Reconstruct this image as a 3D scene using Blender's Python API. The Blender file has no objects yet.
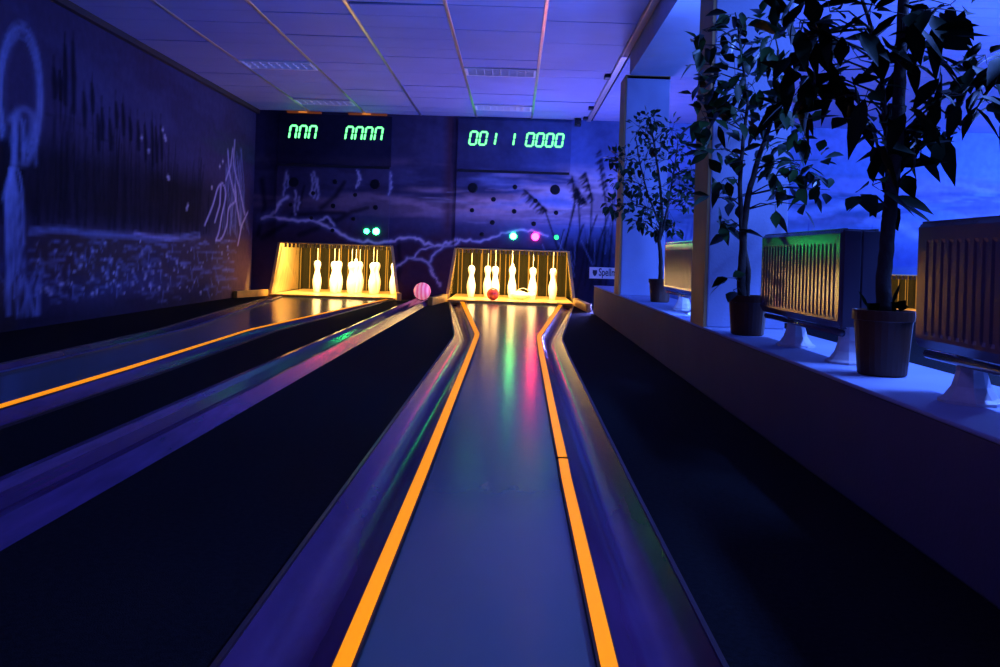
import bpy, math, random
import numpy as np
from mathutils import Vector, Matrix

random.seed(7)
rng = np.random.default_rng(11)
SC = bpy.context.scene
COL = SC.collection
PI = math.pi

# ------------------------------------------------------------------ camera model
VX, VY, TH, FPX, EYE = 514.0, 255.3, 0.032, 900.0, 0.55
def uv(px, py):
    dx, dy = px - VX, py - VY
    return dx + TH * dy, dy - TH * dx
def at(px, py, d):                       # point seen at a pixel, at distance d down the room
    u, v = uv(px, py)
    return Vector((u * d / FPX, d, EYE - v * d / FPX))
YW = 10.3                                # end wall
XW = -3.0                                # left wall
ZC = 2.12                                # ceiling
XL, ZL = 0.80, 0.27                      # low partition wall front, top
def wall_xz(px, py):
    p = at(px, py, YW); return p.x, p.z
def lwall_yz(px, py):
    u, v = uv(px, py); d = FPX * XW / u
    return d, EYE - v * d / FPX

# ------------------------------------------------------------------ materials
def lin(c):
    c = np.asarray(c, float) / 255.0
    return np.where(c <= 0.04045, c / 12.92, ((c + 0.055) / 1.055) ** 2.4)
def nmat(name):
    m = bpy.data.materials.new(name); m.use_nodes = True
    return m, m.node_tree, m.node_tree.nodes['Principled BSDF']
def mat(name, col, rough=0.5, metal=0.0, coat=0.0, spec=0.5, noise=0.0, nscale=8.0, bump=0.0, bscale=60.0, stretch=(1,1,1), sss=0):
    m, nt, b = nmat(name)
    b.inputs['Base Color'].default_value = (*col, 1)
    b.inputs['Roughness'].default_value = rough
    b.inputs['Metallic'].default_value = metal
    b.inputs['Specular IOR Level'].default_value = spec
    if coat:
        b.inputs['Coat Weight'].default_value = coat
        b.inputs['Coat Roughness'].default_value = 0.08
    if noise or bump:
        tc = nt.nodes.new('ShaderNodeTexCoord'); mp = nt.nodes.new('ShaderNodeMapping')
        mp.inputs['Scale'].default_value = stretch
        nt.links.new(tc.outputs['Object'], mp.inputs['Vector'])
    if noise:
        n = nt.nodes.new('ShaderNodeTexNoise'); n.inputs['Scale'].default_value = nscale
        n.inputs['Detail'].default_value = 6
        nt.links.new(mp.outputs['Vector'], n.inputs['Vector'])
        r = nt.nodes.new('ShaderNodeValToRGB')
        lo = [c * (1 - noise) for c in col]; hi = [min(1, c * (1 + noise)) for c in col]
        r.color_ramp.elements[0].color = (*lo, 1); r.color_ramp.elements[1].color = (*hi, 1)
        r.color_ramp.elements[0].position = 0.3; r.color_ramp.elements[1].position = 0.7
        nt.links.new(n.outputs['Fac'], r.inputs['Fac'])
        nt.links.new(r.outputs['Color'], b.inputs['Base Color'])
    if bump:
        n2 = nt.nodes.new('ShaderNodeTexNoise'); n2.inputs['Scale'].default_value = bscale
        n2.inputs['Detail'].default_value = 4
        nt.links.new(mp.outputs['Vector'], n2.inputs['Vector'])
        bp = nt.nodes.new('ShaderNodeBump'); bp.inputs['Strength'].default_value = bump
        bp.inputs['Distance'].default_value = 0.01
        nt.links.new(n2.outputs['Fac'], bp.inputs['Height'])
        nt.links.new(bp.outputs['Normal'], b.inputs['Normal'])
    return m
def emis(name, col, strength, base=(0.02,0.02,0.02), rough=0.4):
    m, nt, b = nmat(name)
    b.inputs['Base Color'].default_value = (*base, 1)
    b.inputs['Roughness'].default_value = rough
    b.inputs['Emission Color'].default_value = (*col, 1)
    b.inputs['Emission Strength'].default_value = strength
    return m
def paint_mat(name, rough=0.55, spec=0.3):
    m, nt, b = nmat(name)
    a = nt.nodes.new('ShaderNodeAttribute'); a.attribute_name = 'Paint'
    tc = nt.nodes.new('ShaderNodeTexCoord')
    n = nt.nodes.new('ShaderNodeTexNoise'); n.inputs['Scale'].default_value = 14; n.inputs['Detail'].default_value = 8
    nt.links.new(tc.outputs['Object'], n.inputs['Vector'])
    mr = nt.nodes.new('ShaderNodeMapRange'); mr.inputs['To Min'].default_value = 0.72; mr.inputs['To Max'].default_value = 1.25
    nt.links.new(n.outputs['Fac'], mr.inputs['Value'])
    mx = nt.nodes.new('ShaderNodeMix'); mx.data_type = 'RGBA'; mx.blend_type = 'MULTIPLY'; mx.inputs['Factor'].default_value = 1.0
    nt.links.new(a.outputs['Color'], mx.inputs['A']); nt.links.new(mr.outputs['Result'], mx.inputs['B'])
    nt.links.new(mx.outputs['Result'], b.inputs['Base Color'])
    b.inputs['Roughness'].default_value = rough; b.inputs['Specular IOR Level'].default_value = spec
    return m

M = {}
M['carpet'] = mat('dark navy carpet', (0.010,0.010,0.011), 0.95, spec=0.05, noise=0.35, nscale=90, bump=0.4, bscale=400)
M['lino'] = mat('grey lane linoleum', (0.11,0.135,0.118), 0.2, spec=0.6, noise=0.12, nscale=3.0, bump=0.035, bscale=26, stretch=(1,0.35,1))
M['gutter'] = mat('gloss purple gutter paint', (0.09,0.026,0.09), 0.22, spec=0.3, noise=0.35, nscale=7, bump=0.10, bscale=9, stretch=(1,0.3,1))
M['track'] = mat('gloss violet track paint', (0.07,0.02,0.09), 0.2, spec=0.4, noise=0.3, nscale=14, stretch=(4,0.25,1), bump=0.08, bscale=14)
M['rim'] = mat('worn brown varnish', (0.05,0.02,0.02), 0.35)
M['strip_side'] = mat('dark strip edge', (0.02,0.008,0.004), 0.6)
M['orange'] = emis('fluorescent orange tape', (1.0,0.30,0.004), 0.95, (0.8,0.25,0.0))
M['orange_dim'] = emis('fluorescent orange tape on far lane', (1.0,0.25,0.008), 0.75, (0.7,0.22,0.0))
M['plainstrip'] = mat('dull violet tape', (0.12,0.09,0.2), 0.35)
M['wallpaint'] = paint_mat('mural paint', 0.85, 0.06)
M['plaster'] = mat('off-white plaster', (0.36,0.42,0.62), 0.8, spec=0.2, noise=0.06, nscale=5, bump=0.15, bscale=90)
M['tan'] = mat('brown shaded face tone', (0.40,0.24,0.10), 0.6, spec=0.3, noise=0.15, nscale=5)
M['mauve'] = mat('dull mauve wall paint', (0.10,0.085,0.13), 0.75, spec=0.25, noise=0.1, nscale=3, bump=0.1, bscale=80)
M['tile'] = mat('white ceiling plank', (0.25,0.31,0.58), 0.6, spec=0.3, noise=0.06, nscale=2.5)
M['groove'] = mat('dark ceiling gap', (0.01,0.01,0.012), 0.9)
M['alu'] = mat('aluminium ceiling bar', (0.6,0.56,0.52), 0.28, metal=0.9, noise=0.1, nscale=6)
M['louvre'] = mat('pale lamp louvre', (0.75,0.78,0.85), 0.35, spec=0.5)
M['wood'] = mat('varnished yellow pine', (0.55,0.32,0.10), 0.32, spec=0.4, noise=0.25, nscale=6, stretch=(1,1,8))
M['kerb'] = mat('yellow pine kerb', (0.46,0.23,0.03), 0.35, spec=0.4, noise=0.25, nscale=8, stretch=(4,0.6,1))
M['pitside'] = mat('glossy varnished pit board', (0.55,0.36,0.12), 0.12, spec=0.8, noise=0.2, nscale=5, stretch=(1,4,1))
M['gold'] = mat('brass rail', (0.8,0.55,0.2), 0.35, metal=0.8)
M['black'] = mat('black plastic', (0.012,0.012,0.014), 0.45)
M['pin'] = mat('white plastic pin', (0.86,0.84,0.78), 0.3, spec=0.5)
M['cord'] = mat('pale string', (0.7,0.62,0.45), 0.8)
M['redball'] = mat('dark red ball resin', (0.45,0.05,0.045), 0.15, spec=0.6, noise=0.4, nscale=9)
M['white_enamel'] = mat('grey enamel radiator paint', (0.085,0.075,0.11), 0.15, spec=0.6)
M['foot'] = mat('white foot paint', (0.62,0.60,0.64), 0.5, noise=0.15, nscale=25)
M['pot'] = mat('brown clay pot', (0.07,0.02,0.006), 0.5, noise=0.2, nscale=12)
M['soil'] = mat('dark potting soil', (0.015,0.011,0.008), 0.95, bump=0.6, bscale=60)
M['bark'] = mat('dark bark', (0.03,0.022,0.02), 0.8, noise=0.4, nscale=20, bump=0.5, bscale=50)
M['leaf'] = mat('dark green leaf', (0.012,0.040,0.008), 0.38, spec=0.4, noise=0.4, nscale=12)
M['leaf2'] = mat('deep green broad leaf', (0.005,0.015,0.004), 0.55, spec=0.08, noise=0.4, nscale=9)
M['leaf3'] = mat('mid green small leaf', (0.012,0.036,0.012), 0.45, spec=0.3, noise=0.4, nscale=14)
M['sign'] = mat('white enamel sign', (0.85,0.85,0.9), 0.4)
M['ink'] = mat('dark blue sign ink', (0.015,0.012,0.05), 0.5)
M['board'] = mat('black display glass', (0.012,0.012,0.016), 0.25)
M['digit'] = emis('green digit segment', (0.13,1.0,0.25), 3.0)
M['green'] = emis('green lamp lens', (0.02,1.0,0.16), 28.0)
M['green_dim'] = emis('dim green lamp lens', (0.02,0.9,0.2), 3.0)
M['green_pale'] = emis('pale green lamp lens', (0.03,1.0,0.20), 36.0)
M['red'] = emis('red lamp lens', (1.0,0.008,0.09), 60.0)
M['hole'] = mat('unlit lamp lens', (0.006,0.006,0.008), 0.3)
M['amber'] = emis('amber glow strip', (1.0,0.20,0.02), 0.10, (0.10,0.05,0.02))
M['ambercore'] = emis('amber glow centre', (1.0,0.3,0.04), 0.8)

for k_ in ('orange','orange_dim'): M[k_].node_tree.nodes['Principled BSDF'].inputs['Specular IOR Level'].default_value = 0.05
# pink fluorescent ball with pale streaks
def pinkball():
    m, nt, b = nmat('fluorescent pink ball resin')
    tc = nt.nodes.new('ShaderNodeTexCoord'); w = nt.nodes.new('ShaderNodeTexWave')
    w.inputs['Scale'].default_value = 7; w.inputs['Distortion'].default_value = 2.5; w.inputs['Detail'].default_value = 3
    r = nt.nodes.new('ShaderNodeValToRGB')
    r.color_ramp.elements[0].color = (0.75,0.10,0.22,1); r.color_ramp.elements[1].color = (1.0,0.34,0.45,1)
    nt.links.new(tc.outputs['Object'], w.inputs['Vector']); nt.links.new(w.outputs['Fac'], r.inputs['Fac'])
    nt.links.new(r.outputs['Color'], b.inputs['Base Color']); nt.links.new(r.outputs['Color'], b.inputs['Emission Color'])
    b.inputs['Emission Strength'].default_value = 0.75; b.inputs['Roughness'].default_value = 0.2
    return m
M['pinkball'] = pinkball()
def curtain():
    m, nt, b = nmat('striped olive pit curtain')
    tc = nt.nodes.new('ShaderNodeTexCoord'); sp = nt.nodes.new('ShaderNodeSeparateXYZ')
    nt.links.new(tc.outputs['Object'], sp.inputs['Vector'])
    def stripe(period, width, off):
        a = nt.nodes.new('ShaderNodeMath'); a.operation = 'ADD'; a.inputs[1].default_value = 50 + off
        nt.links.new(sp.outputs['X'], a.inputs[0])
        d = nt.nodes.new('ShaderNodeMath'); d.operation = 'MODULO'; d.inputs[1].default_value = period
        nt.links.new(a.outputs[0], d.inputs[0])
        l = nt.nodes.new('ShaderNodeMath'); l.operation = 'LESS_THAN'; l.inputs[1].default_value = width
        nt.links.new(d.outputs[0], l.inputs[0]); return l
    s1, s2 = stripe(0.125, 0.012, 0.06), stripe(0.31, 0.01, 0.02)
    mx = nt.nodes.new('ShaderNodeMath'); mx.operation = 'MAXIMUM'
    nt.links.new(s1.outputs[0], mx.inputs[0]); nt.links.new(s2.outputs[0], mx.inputs[1])
    n = nt.nodes.new('ShaderNodeTexNoise'); n.inputs['Scale'].default_value = 5
    nt.links.new(tc.outputs['Object'], n.inputs['Vector'])
    r = nt.nodes.new('ShaderNodeValToRGB')
    r.color_ramp.elements[0].color = (0.014,0.012,0.005,1); r.color_ramp.elements[1].color = (0.026,0.022,0.009,1)
    nt.links.new(n.outputs['Fac'], r.inputs['Fac'])
    c = nt.nodes.new('ShaderNodeMix'); c.data_type = 'RGBA'
    c.inputs['B'].default_value = (0.20,0.13,0.035,1)
    nt.links.new(mx.outputs[0], c.inputs['Factor']); nt.links.new(r.outputs['Color'], c.inputs['A'])
    nt.links.new(c.outputs['Result'], b.inputs['Base Color']); b.inputs['Roughness'].default_value = 0.9; b.inputs['Specular IOR Level'].default_value = 0.03
    return m
M['curtain'] = curtain()

# ------------------------------------------------------------------ mesh helper
class MB:
    def __init__(s): s.v = []; s.f = []
    def add(s, vs, fs):
        b = len(s.v); s.v += [tuple(v) for v in vs]; s.f += [tuple(b + i for i in f) for f in fs]
    def box(s, lo, hi):
        (x0,y0,z0),(x1,y1,z1) = lo, hi
        s.add([(x0,y0,z0),(x1,y0,z0),(x1,y1,z0),(x0,y1,z0),(x0,y0,z1),(x1,y0,z1),(x1,y1,z1),(x0,y1,z1)],
              [(0,3,2,1),(4,5,6,7),(0,1,5,4),(1,2,6,5),(2,3,7,6),(3,0,4,7)])
    def hexa(s, bot, top):
        s.add(list(bot) + list(top), [(0,3,2,1),(4,5,6,7),(0,1,5,4),(1,2,6,5),(2,3,7,6),(3,0,4,7)])
    def quad(s, a, b, c, d): s.add([a,b,c,d], [(0,1,2,3)])
    def tube(s, pts, rads, n=8, cap=True):
        pts = [Vector(p) for p in pts]
        if not hasattr(rads, '__len__'): rads = [rads] * len(pts)
        rings = []
        for i, p in enumerate(pts):
            t = (pts[min(i+1, len(pts)-1)] - pts[max(i-1, 0)]).normalized()
            a = Vector((0,0,1)) if abs(t.z) < 0.9 else Vector((1,0,0))
            e1 = t.cross(a).normalized(); e2 = t.cross(e1)
            rings.append([p + rads[i] * (math.cos(2*PI*k/n) * e1 + math.sin(2*PI*k/n) * e2) for k in range(n)])
        vs = [v for r in rings for v in r]; fs = []
        for i in range(len(rings)-1):
            for k in range(n):
                a, b = i*n+k, i*n+(k+1) % n
                fs.append((a, b, b+n, a+n))
        if cap:
            fs.append(tuple(range(n-1, -1, -1))); fs.append(tuple((len(rings)-1)*n + k for k in range(n)))
        s.add(vs, fs)
    def lathe(s, prof, c=(0,0,0), n=24):
        c = Vector(c); vs = []; fs = []
        for (r, z) in prof:
            for k in range(n):
                a = 2*PI*k/n; vs.append(c + Vector((r*math.cos(a), r*math.sin(a), z)))
        for i in range(len(prof)-1):
            for k in range(n):
                a, b = i*n+k, i*n+(k+1) % n
                fs.append((a, b, b+n, a+n))
        fs.append(tuple(range(n-1, -1, -1))); fs.append(tuple((len(prof)-1)*n + k for k in range(n)))
        s.add(vs, fs)
    def sphere(s, c, r, n=32, m=20):
        s.lathe([(max(1e-4, r*math.sin(PI*i/m)), -r*math.cos(PI*i/m)) for i in range(m+1)], c, n)
    def disc_y(s, c, r, t, n=20):                     # short cylinder, axis along y, front towards the camera
        c = Vector(c); vs = []
        for (rr, y) in ((r, 0.0), (r, -t*0.7), (r*0.8, -t)):
            vs += [c + Vector((rr*math.cos(2*PI*k/n), y, rr*math.sin(2*PI*k/n))) for k in range(n)]
        fs = [(i*n+k, i*n+(k+1) % n, (i+1)*n+(k+1) % n, (i+1)*n+k) for i in range(2) for k in range(n)]
        fs += [tuple(range(n-1, -1, -1)), tuple(2*n + k for k in range(n))]
        s.add(vs, fs)
    def build(s, name, m, parent=None, smooth=False, bevel=0, origin=None):
        me = bpy.data.meshes.new(name)
        o = Vector(origin) if origin is not None else Vector((0,0,0))
        me.from_pydata([tuple(Vector(v) - o) for v in s.v], [], s.f); me.update()
        me.materials.append(m)
        ob = bpy.data.objects.new(name, me); COL.objects.link(ob)
        ob.location = o
        if smooth:
            me.polygons.foreach_set('use_smooth', [True] * len(me.polygons))
        if bevel:
            bv = ob.modifiers.new('Bevel', 'BEVEL'); bv.width = bevel; bv.segments = 2; bv.limit_method = 'ANGLE'
        if parent is not None:
            ob.parent = parent
            ob.location = o - world(parent)
        return ob
def world(o):
    w = Vector(o.location)
    while o.parent: o = o.parent; w = w + Vector(o.location)
    return w
def tag(o, label=None, cat=None, group=None, kind=None):
    if label: o['label'] = label
    if cat: o['category'] = cat
    if group: o['group'] = group
    if kind: o['kind'] = kind
    return o
def thing(name, loc, label, cat, group=None):
    o = bpy.data.objects.new(name, None); o.empty_display_size = 0.1; COL.objects.link(o); o.location = loc
    return tag(o, label, cat, group)
def struct(mb, name, m, **k): return tag(mb.build(name, m, **k), kind='structure')
def copy_tree(o, parent=None):
    c = o.copy(); COL.objects.link(c)
    if parent: c.parent = parent
    for ch in list(o.children): copy_tree(ch, c)
    return c

# ------------------------------------------------------------------ mural canvases (paint on the walls)
class Canvas:
    def __init__(s, a0, a1, b0, b1, ra, rb, base):
        s.a = np.arange(a0, a1 + ra, ra); s.b = np.arange(b0, b1 + rb, rb)
        s.A, s.B = np.meshgrid(s.a, s.b, indexing='ij'); s.C = np.empty(s.A.shape + (3,)); s.C[:] = base
        s.ra, s.rb = ra, rb
    def blend(s, w, col):
        w = np.clip(w, 0, 1)[..., None]; s.C[:] = s.C * (1 - w) + np.asarray(col) * w
    def stroke(s, pts, width, col, alpha=0.9, soft=0.6, sa=1.0):
        pts = [(p[0] * sa, p[1]) for p in pts]
        ws = width if hasattr(width, '__len__') else [width] * len(pts)
        best = np.zeros(s.A.shape)
        for (p, q, w0, w1) in zip(pts[:-1], pts[1:], ws[:-1], ws[1:]):
            mw = max(w0, w1) * 2 + 0.02
            lo_a, hi_a = (min(p[0], q[0]) - mw) / sa, (max(p[0], q[0]) + mw) / sa
            lo_b, hi_b = min(p[1], q[1]) - mw, max(p[1], q[1]) + mw
            i0, i1 = np.searchsorted(s.a, [lo_a, hi_a]); j0, j1 = np.searchsorted(s.b, [lo_b, hi_b])
            if i1 <= i0 or j1 <= j0: continue
            A = s.A[i0:i1, j0:j1] * sa; B = s.B[i0:i1, j0:j1]
            dx, dy = q[0]-p[0], q[1]-p[1]; L = dx*dx + dy*dy + 1e-12
            t = np.clip(((A-p[0])*dx + (B-p[1])*dy) / L, 0, 1)
            d = np.hypot(A - p[0] - t*dx, B - p[1] - t*dy); w = w0 + (w1-w0)*t
            k = np.clip((w - d) / (w * soft + 1e-9) , 0, 1)
            best[i0:i1, j0:j1] = np.maximum(best[i0:i1, j0:j1], k)
        s.blend(best * alpha, col)
    def sample(s, a, b):
        fa = np.clip((a - s.a[0]) / s.ra, 0, len(s.a) - 1.001); fb = np.clip((b - s.b[0]) / s.rb, 0, len(s.b) - 1.001)
        i, j = fa.astype(int), fb.astype(int); x, y = (fa - i)[..., None], (fb - j)[..., None]
        C = s.C
        return C[i,j]*(1-x)*(1-y) + C[i+1,j]*x*(1-y) + C[i,j+1]*(1-x)*y + C[i+1,j+1]*x*y
def vnoise(A, B, seed, octs=4):
    r = np.random.default_rng(seed); out = np.zeros(A.shape); amp = 1.0; tot = 0; fx = 1.0
    for o in range(octs):
        G = r.random((256, 256))
        a, b = A*fx + 97.3, B*fx + 41.7
        i, j = np.floor(a).astype(int), np.floor(b).astype(int); x, y = a - i, b - j
        x = x*x*(3-2*x); y = y*y*(3-2*y)
        g = lambda ii, jj: G[ii % 256, jj % 256]
        out += amp * (g(i,j)*(1-x)*(1-y) + g(i+1,j)*x*(1-y) + g(i,j+1)*(1-x)*y + g(i+1,j+1)*x*y)
        tot += amp; amp *= 0.55; fx *= 2.07
    return out / tot
# pigments
P_night = (0.035,0.03,0.06); P_indigo = (0.10,0.09,0.16); P_blue = (0.16,0.22,0.42); P_lav = (0.85,0.55,0.52)
P_pale = (0.75,0.78,0.85); P_black = (0.012,0.012,0.016); P_maroon = (0.13,0.05,0.05); P_sky = (0.30,0.38,0.62); P_brown=(0.22,0.13,0.07)

# end wall
cw = Canvas(-3.05, 7.05, 0.0, 2.2, 0.012, 0.012, P_indigo)
X, Z = cw.A, cw.B
sm = lambda x, a, b: np.clip((x - a) / (b - a), 0, 1) ** 2 * (3 - 2 * np.clip((x - a) / (b - a), 0, 1))
right = sm(X, -1.4, 0.9)
far = sm(X, 0.9, 1.6)
cw.blend(0.85 * right, P_blue)
cw.blend(0.9 * far, P_sky)
n1 = vnoise(X*0.7, Z*5.0, 1); n2 = vnoise(X*1.6, Z*9.0, 2); n3 = vnoise(X*2.5, Z*2.5, 3)
band = sm(Z, 0.85, 1.1) * (1 - sm(Z, 1.45, 1.65))
cw.blend(band * sm(n1, 0.40, 0.60) * 0.95 * (0.35 + 0.65*sm(X, -1.9, -0.2)) * (1 - 0.8*far), P_lav)
cw.blend(band * sm(n2, 0.52, 0.7) * 0.6 * sm(X, -1.6, -0.3), P_sky)
cw.blend(band * sm(n2, 0.55, 0.4) * 0.5 , P_night)
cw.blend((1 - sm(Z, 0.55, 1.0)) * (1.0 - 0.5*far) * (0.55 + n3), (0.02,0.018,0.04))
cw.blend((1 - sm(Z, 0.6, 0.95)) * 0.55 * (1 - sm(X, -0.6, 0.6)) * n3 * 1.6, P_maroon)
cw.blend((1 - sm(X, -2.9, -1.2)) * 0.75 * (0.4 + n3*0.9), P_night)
cw.blend(sm(n3, 0.5, 0.75) * 0.4 * (1 - far) * sm(Z, 1.5, 1.8), P_night)
cw.blend((1 - np.clip(np.abs(X + 0.77) / 0.1, 0, 1)) * 0.8 * sm(Z, 0.7, 0.9), P_maroon)
# snowy hills in the far room
hill = 1.05 + 0.18*np.sin(X*1.9+1.0) + 0.07*np.sin(X*5.1)
cw.blend(far * (1 - sm(np.abs(Z - hill), 0.0, 0.10)) * 0.7, (0.6,0.62,0.85))
cw.blend(far * (1 - sm(Z, 0.55, 1.0)) * sm(n1, 0.4, 0.6) * 0.6, (0.10,0.14,0.42))
cw.blend(far * sm(n1, 0.5, 0.7) * 0.5 * sm(Z, 0.9, 1.2), (0.5,0.42,0.75))
for i in range(26):
    x0 = 1.6 + 5*rng.random(); z0 = 0.55 + 0.3*rng.random()
    cw.stroke([(x0, z0), (x0 + 0.03*rng.normal(), z0 + 0.16 + 0.2*rng.random())], [0.02, 0.006], (0.09,0.11,0.35), 0.7)
# drifting wisps
for i in range(46):
    x0 = -1.2 + 2.6*rng.random(); z0 = 0.9 + 0.6*rng.random(); L = 0.25 + 0.5*rng.random()
    cw.stroke([(x0, z0), (x0+L*0.5, z0+0.02*rng.normal()), (x0+L, z0+0.03*rng.normal())], [0.004, 0.016, 0.004], [P_pale, P_lav, P_night][i % 3], 0.28, 1.0)
def W(pts): return [wall_xz(x, y) for x, y in pts]
def branch(pts, w=0.018, a=0.8, col=P_pale):
    pts = W(pts); fine = []
    for p, q in zip(pts[:-1], pts[1:]):
        for k in range(4):
            t = k/4; fine.append((p[0]+(q[0]-p[0])*t + 0.008*rng.normal(), p[1]+(q[1]-p[1])*t + 0.008*rng.normal()))
    fine.append(pts[-1])
    cw.stroke(fine, w*2.6, (0.22,0.26,0.5), 0.35, 1.0)
    cw.stroke(fine, [w*(0.5+0.6*rng.random()) for _ in fine], (0.95,0.97,1.0), min(1, a*1.15), 0.8)
# dark boughs
for pts in ([(262,238),(285,225),(300,205),(305,186)], [(322,208),(336,196),(345,182)], [(300,215),(325,213),(345,213)], [(335,222),(352,212),(368,208)], [(262,180),(265,205),(258,235)], [(395,290),(400,265),(398,240)], [(300,235),(318,228),(333,219)]):
    cw.stroke(W(pts), [0.05, 0.045, 0.035, 0.02][:len(pts)], P_black, 0.75, 0.8)
branch([(262,218),(270,216),(275,212),(280,204),(288,197)], 0.03)
branch([(266,216),(285,219),(302,220),(318,222),(330,228),(345,236),(360,241),(375,243),(392,241),(402,238),(415,238),(425,243),(437,246),(447,243),(455,240)], 0.022)
branch([(318,222),(328,217),(335,226)], 0.012); branch([(392,272),(400,264),(408,258),(422,258),(430,266),(434,275)], 0.014, 0.6)
branch([(412,258),(420,250),(432,247)], 0.012, 0.6)
branch([(457,240),(466,240),(480,241),(492,237),(505,233),(520,230),(535,232),(548,236)], 0.016, 0.75)
branch([(430,262),(436,252),(446,246),(458,243)], 0.016, 0.6); branch([(430,270),(437,278),(440,286)], 0.012, 0.5)
for (x, y0, y1) in ((286,172,196),(288,175,188),(297,190,215),(299,196,210),(313,175,196),(315,172,198),(318,178,200),(359,170,188),(360,172,186),(390.5,172,195),(391,176,190)):
    branch([(x, y0), (x+1.2*rng.normal(), (y0+y1)/2), (x+0.6*rng.normal()-1, y1)], 0.011, 0.7)
# dark reeds and plumes at the right
for (x0, y0, x1, y1, x2, y2) in ((524,190,545,210,562,262),(560,262,575,200,572,176),(585,285,592,200,587,178),(570,290,580,230,578,190),(600,290,606,205,600,165),(556,290,566,240,575,205),(590,290,600,240,612,205),(605,290,612,230,615,190),(548,300,556,260,564,230),(575,300,585,250,597,215),(566,300,572,262,583,225),(596,300,602,255,607,230)):
    cw.stroke(W([(x0,y0),((x0+x1)/2+1,(y0+y1)/2),(x1,y1),((x1+x2)/2,(y1+y2)/2),(x2,y2)]), 0.014, P_black, 0.85, 0.6)
for (x0, y0, x1, y1) in ((524,190,548,212),(571,176,581,200),(585,172,594,204),(600,150,607,190),(577,188,587,205)):
    for k in range(26):
        t = rng.random(); bx, by = x0+(x1-x0)*t, y0+(y1-y0)*t
        cw.stroke(W([(bx,by),(bx-3-4*rng.random(),by+2+5*rng.random())]), [0.022,0.006], P_black, 0.7, 0.8)
for k in range(22):
    x = 545 + 75*rng.random(); y = 235 + 50*rng.random(); 
    cw.stroke(W([(x,y),(x+8*rng.normal(),y-25)]), 0.008, [P_black, (0.25,0.3,0.45)][k % 2], 0.5)

# left wall (a: distance down the room, b: height)
cl = Canvas(-4.0, 10.35, 0.0, 2.2, 0.022, 0.012, (0.15,0.13,0.22))
Y, Z = cl.A, cl.B
m1 = vnoise(Y*0.9, Z*2.6, 5); m2 = vnoise(Y*3.0, Z*2.0, 6); m3 = vnoise(Y*0.6, Z*6, 7)
cl.blend(sm(m1, 0.45, 0.7) * 0.45 * sm(Z, 1.2, 1.6), (0.22,0.24,0.42))
cl.blend(sm(Z, 1.5, 2.1) * 0.25, (0.12,0.09,0.16))
cl.blend((1 - sm(np.abs(Z - 0.92), 0.12, 0.42)) * (0.88 + 0.5*(m2-0.5)) * (1 - 0.6*sm(Y, 8.3, 9.6)), (0.03,0.028,0.035))
wat = 1 - sm(Z, 0.60, 0.66)
cl.blend(wat * 0.9, (0.13,0.11,0.16)); cl.blend(wat * sm(m3, 0.45, 0.7) * 0.6, (0.20,0.20,0.36))
cl.blend(wat * sm(m1, 0.45, 0.65) * 0.7, P_brown)
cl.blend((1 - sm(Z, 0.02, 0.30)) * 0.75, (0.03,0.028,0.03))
cl.blend(sm(Y, 8.6, 9.8) * (1 - sm(Z, 0.1, 0.85)) * 0.7, (0.85,0.50,0.18))  # warm spill of the pit light painted into the wall colour
cl.blend(sm(Y, 8.0, 9.3) * sm(m3, 0.42, 0.6) * sm(Z, 1.35, 1.5) * (1 - sm(Z, 1.6, 1.8)) * 0.5, (0.10,0.22,0.16))
def LW(pts): return [lwall_yz(x, y) for x, y in pts]
SA = 0.55     # strokes are drawn wider along the wall, as the foreshortened brushwork reads
for k in range(120):
    y0 = 4.3 + 4.6*rng.random(); z0 = 0.62 + 0.1*rng.random(); h = 0.3 + 0.55*rng.random()**1.5
    cl.stroke([(y0, z0), (y0 + 0.05*rng.normal(), z0 + h)], [0.016, 0.008], (0.02,0.02,0.026), 0.55, 0.8, SA)
for (x, yt, yb) in ((54,68,98),(65,45,105),(73,42,112),(60,72,100),(92,84,112),(84,92,125),(102,108,140),(116,103,128),(123,105,135),(98,116,150),(130,118,140),(138,122,150),(145,125,160),(152,122,165),(156,128,162),(161,126,160),(110,120,150)):
    cl.stroke(LW([(x, yt-12), (x, yt)]), 0.007, P_black, 0.7, 0.8, SA)
    cl.stroke(LW([(x, yt), (x+0.8, (yt+yb)/2), (x+1, yb)]), [0.016, 0.03, 0.02], P_black, 0.85, 0.6, SA)
    cl.stroke(LW([(x+1, yb), (x+2, 200)]), 0.01, P_black, 0.6, 0.8, SA)
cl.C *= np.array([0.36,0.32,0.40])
PB = (0.28,0.36,0.66)
def curve(p, n=5):
    p = [np.array(q, float) for q in p]; q = [2*p[0]-p[1]] + p + [2*p[-1]-p[-2]]; out = []
    for i in range(1, len(q)-2):
        for k in range(n):
            t = k/n; out.append(0.5*(2*q[i] + (q[i+1]-q[i-1])*t + (2*q[i-1]-5*q[i]+4*q[i+1]-q[i+2])*t*t + (3*q[i]-q[i-1]-3*q[i+1]+q[i+2])*t**3))
    out.append(q[-2]); return out
def lst(pts, w, a=0.6, col=PB):
    if len(pts) > 3 and not hasattr(w, '__len__'): pts = curve(pts)
    cl.stroke(LW(pts), w, col, a, 1.0, SA)
lst([(44,113),(75,121),(95,136),(115,143)], 0.012, 0.5, P_black)
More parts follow.
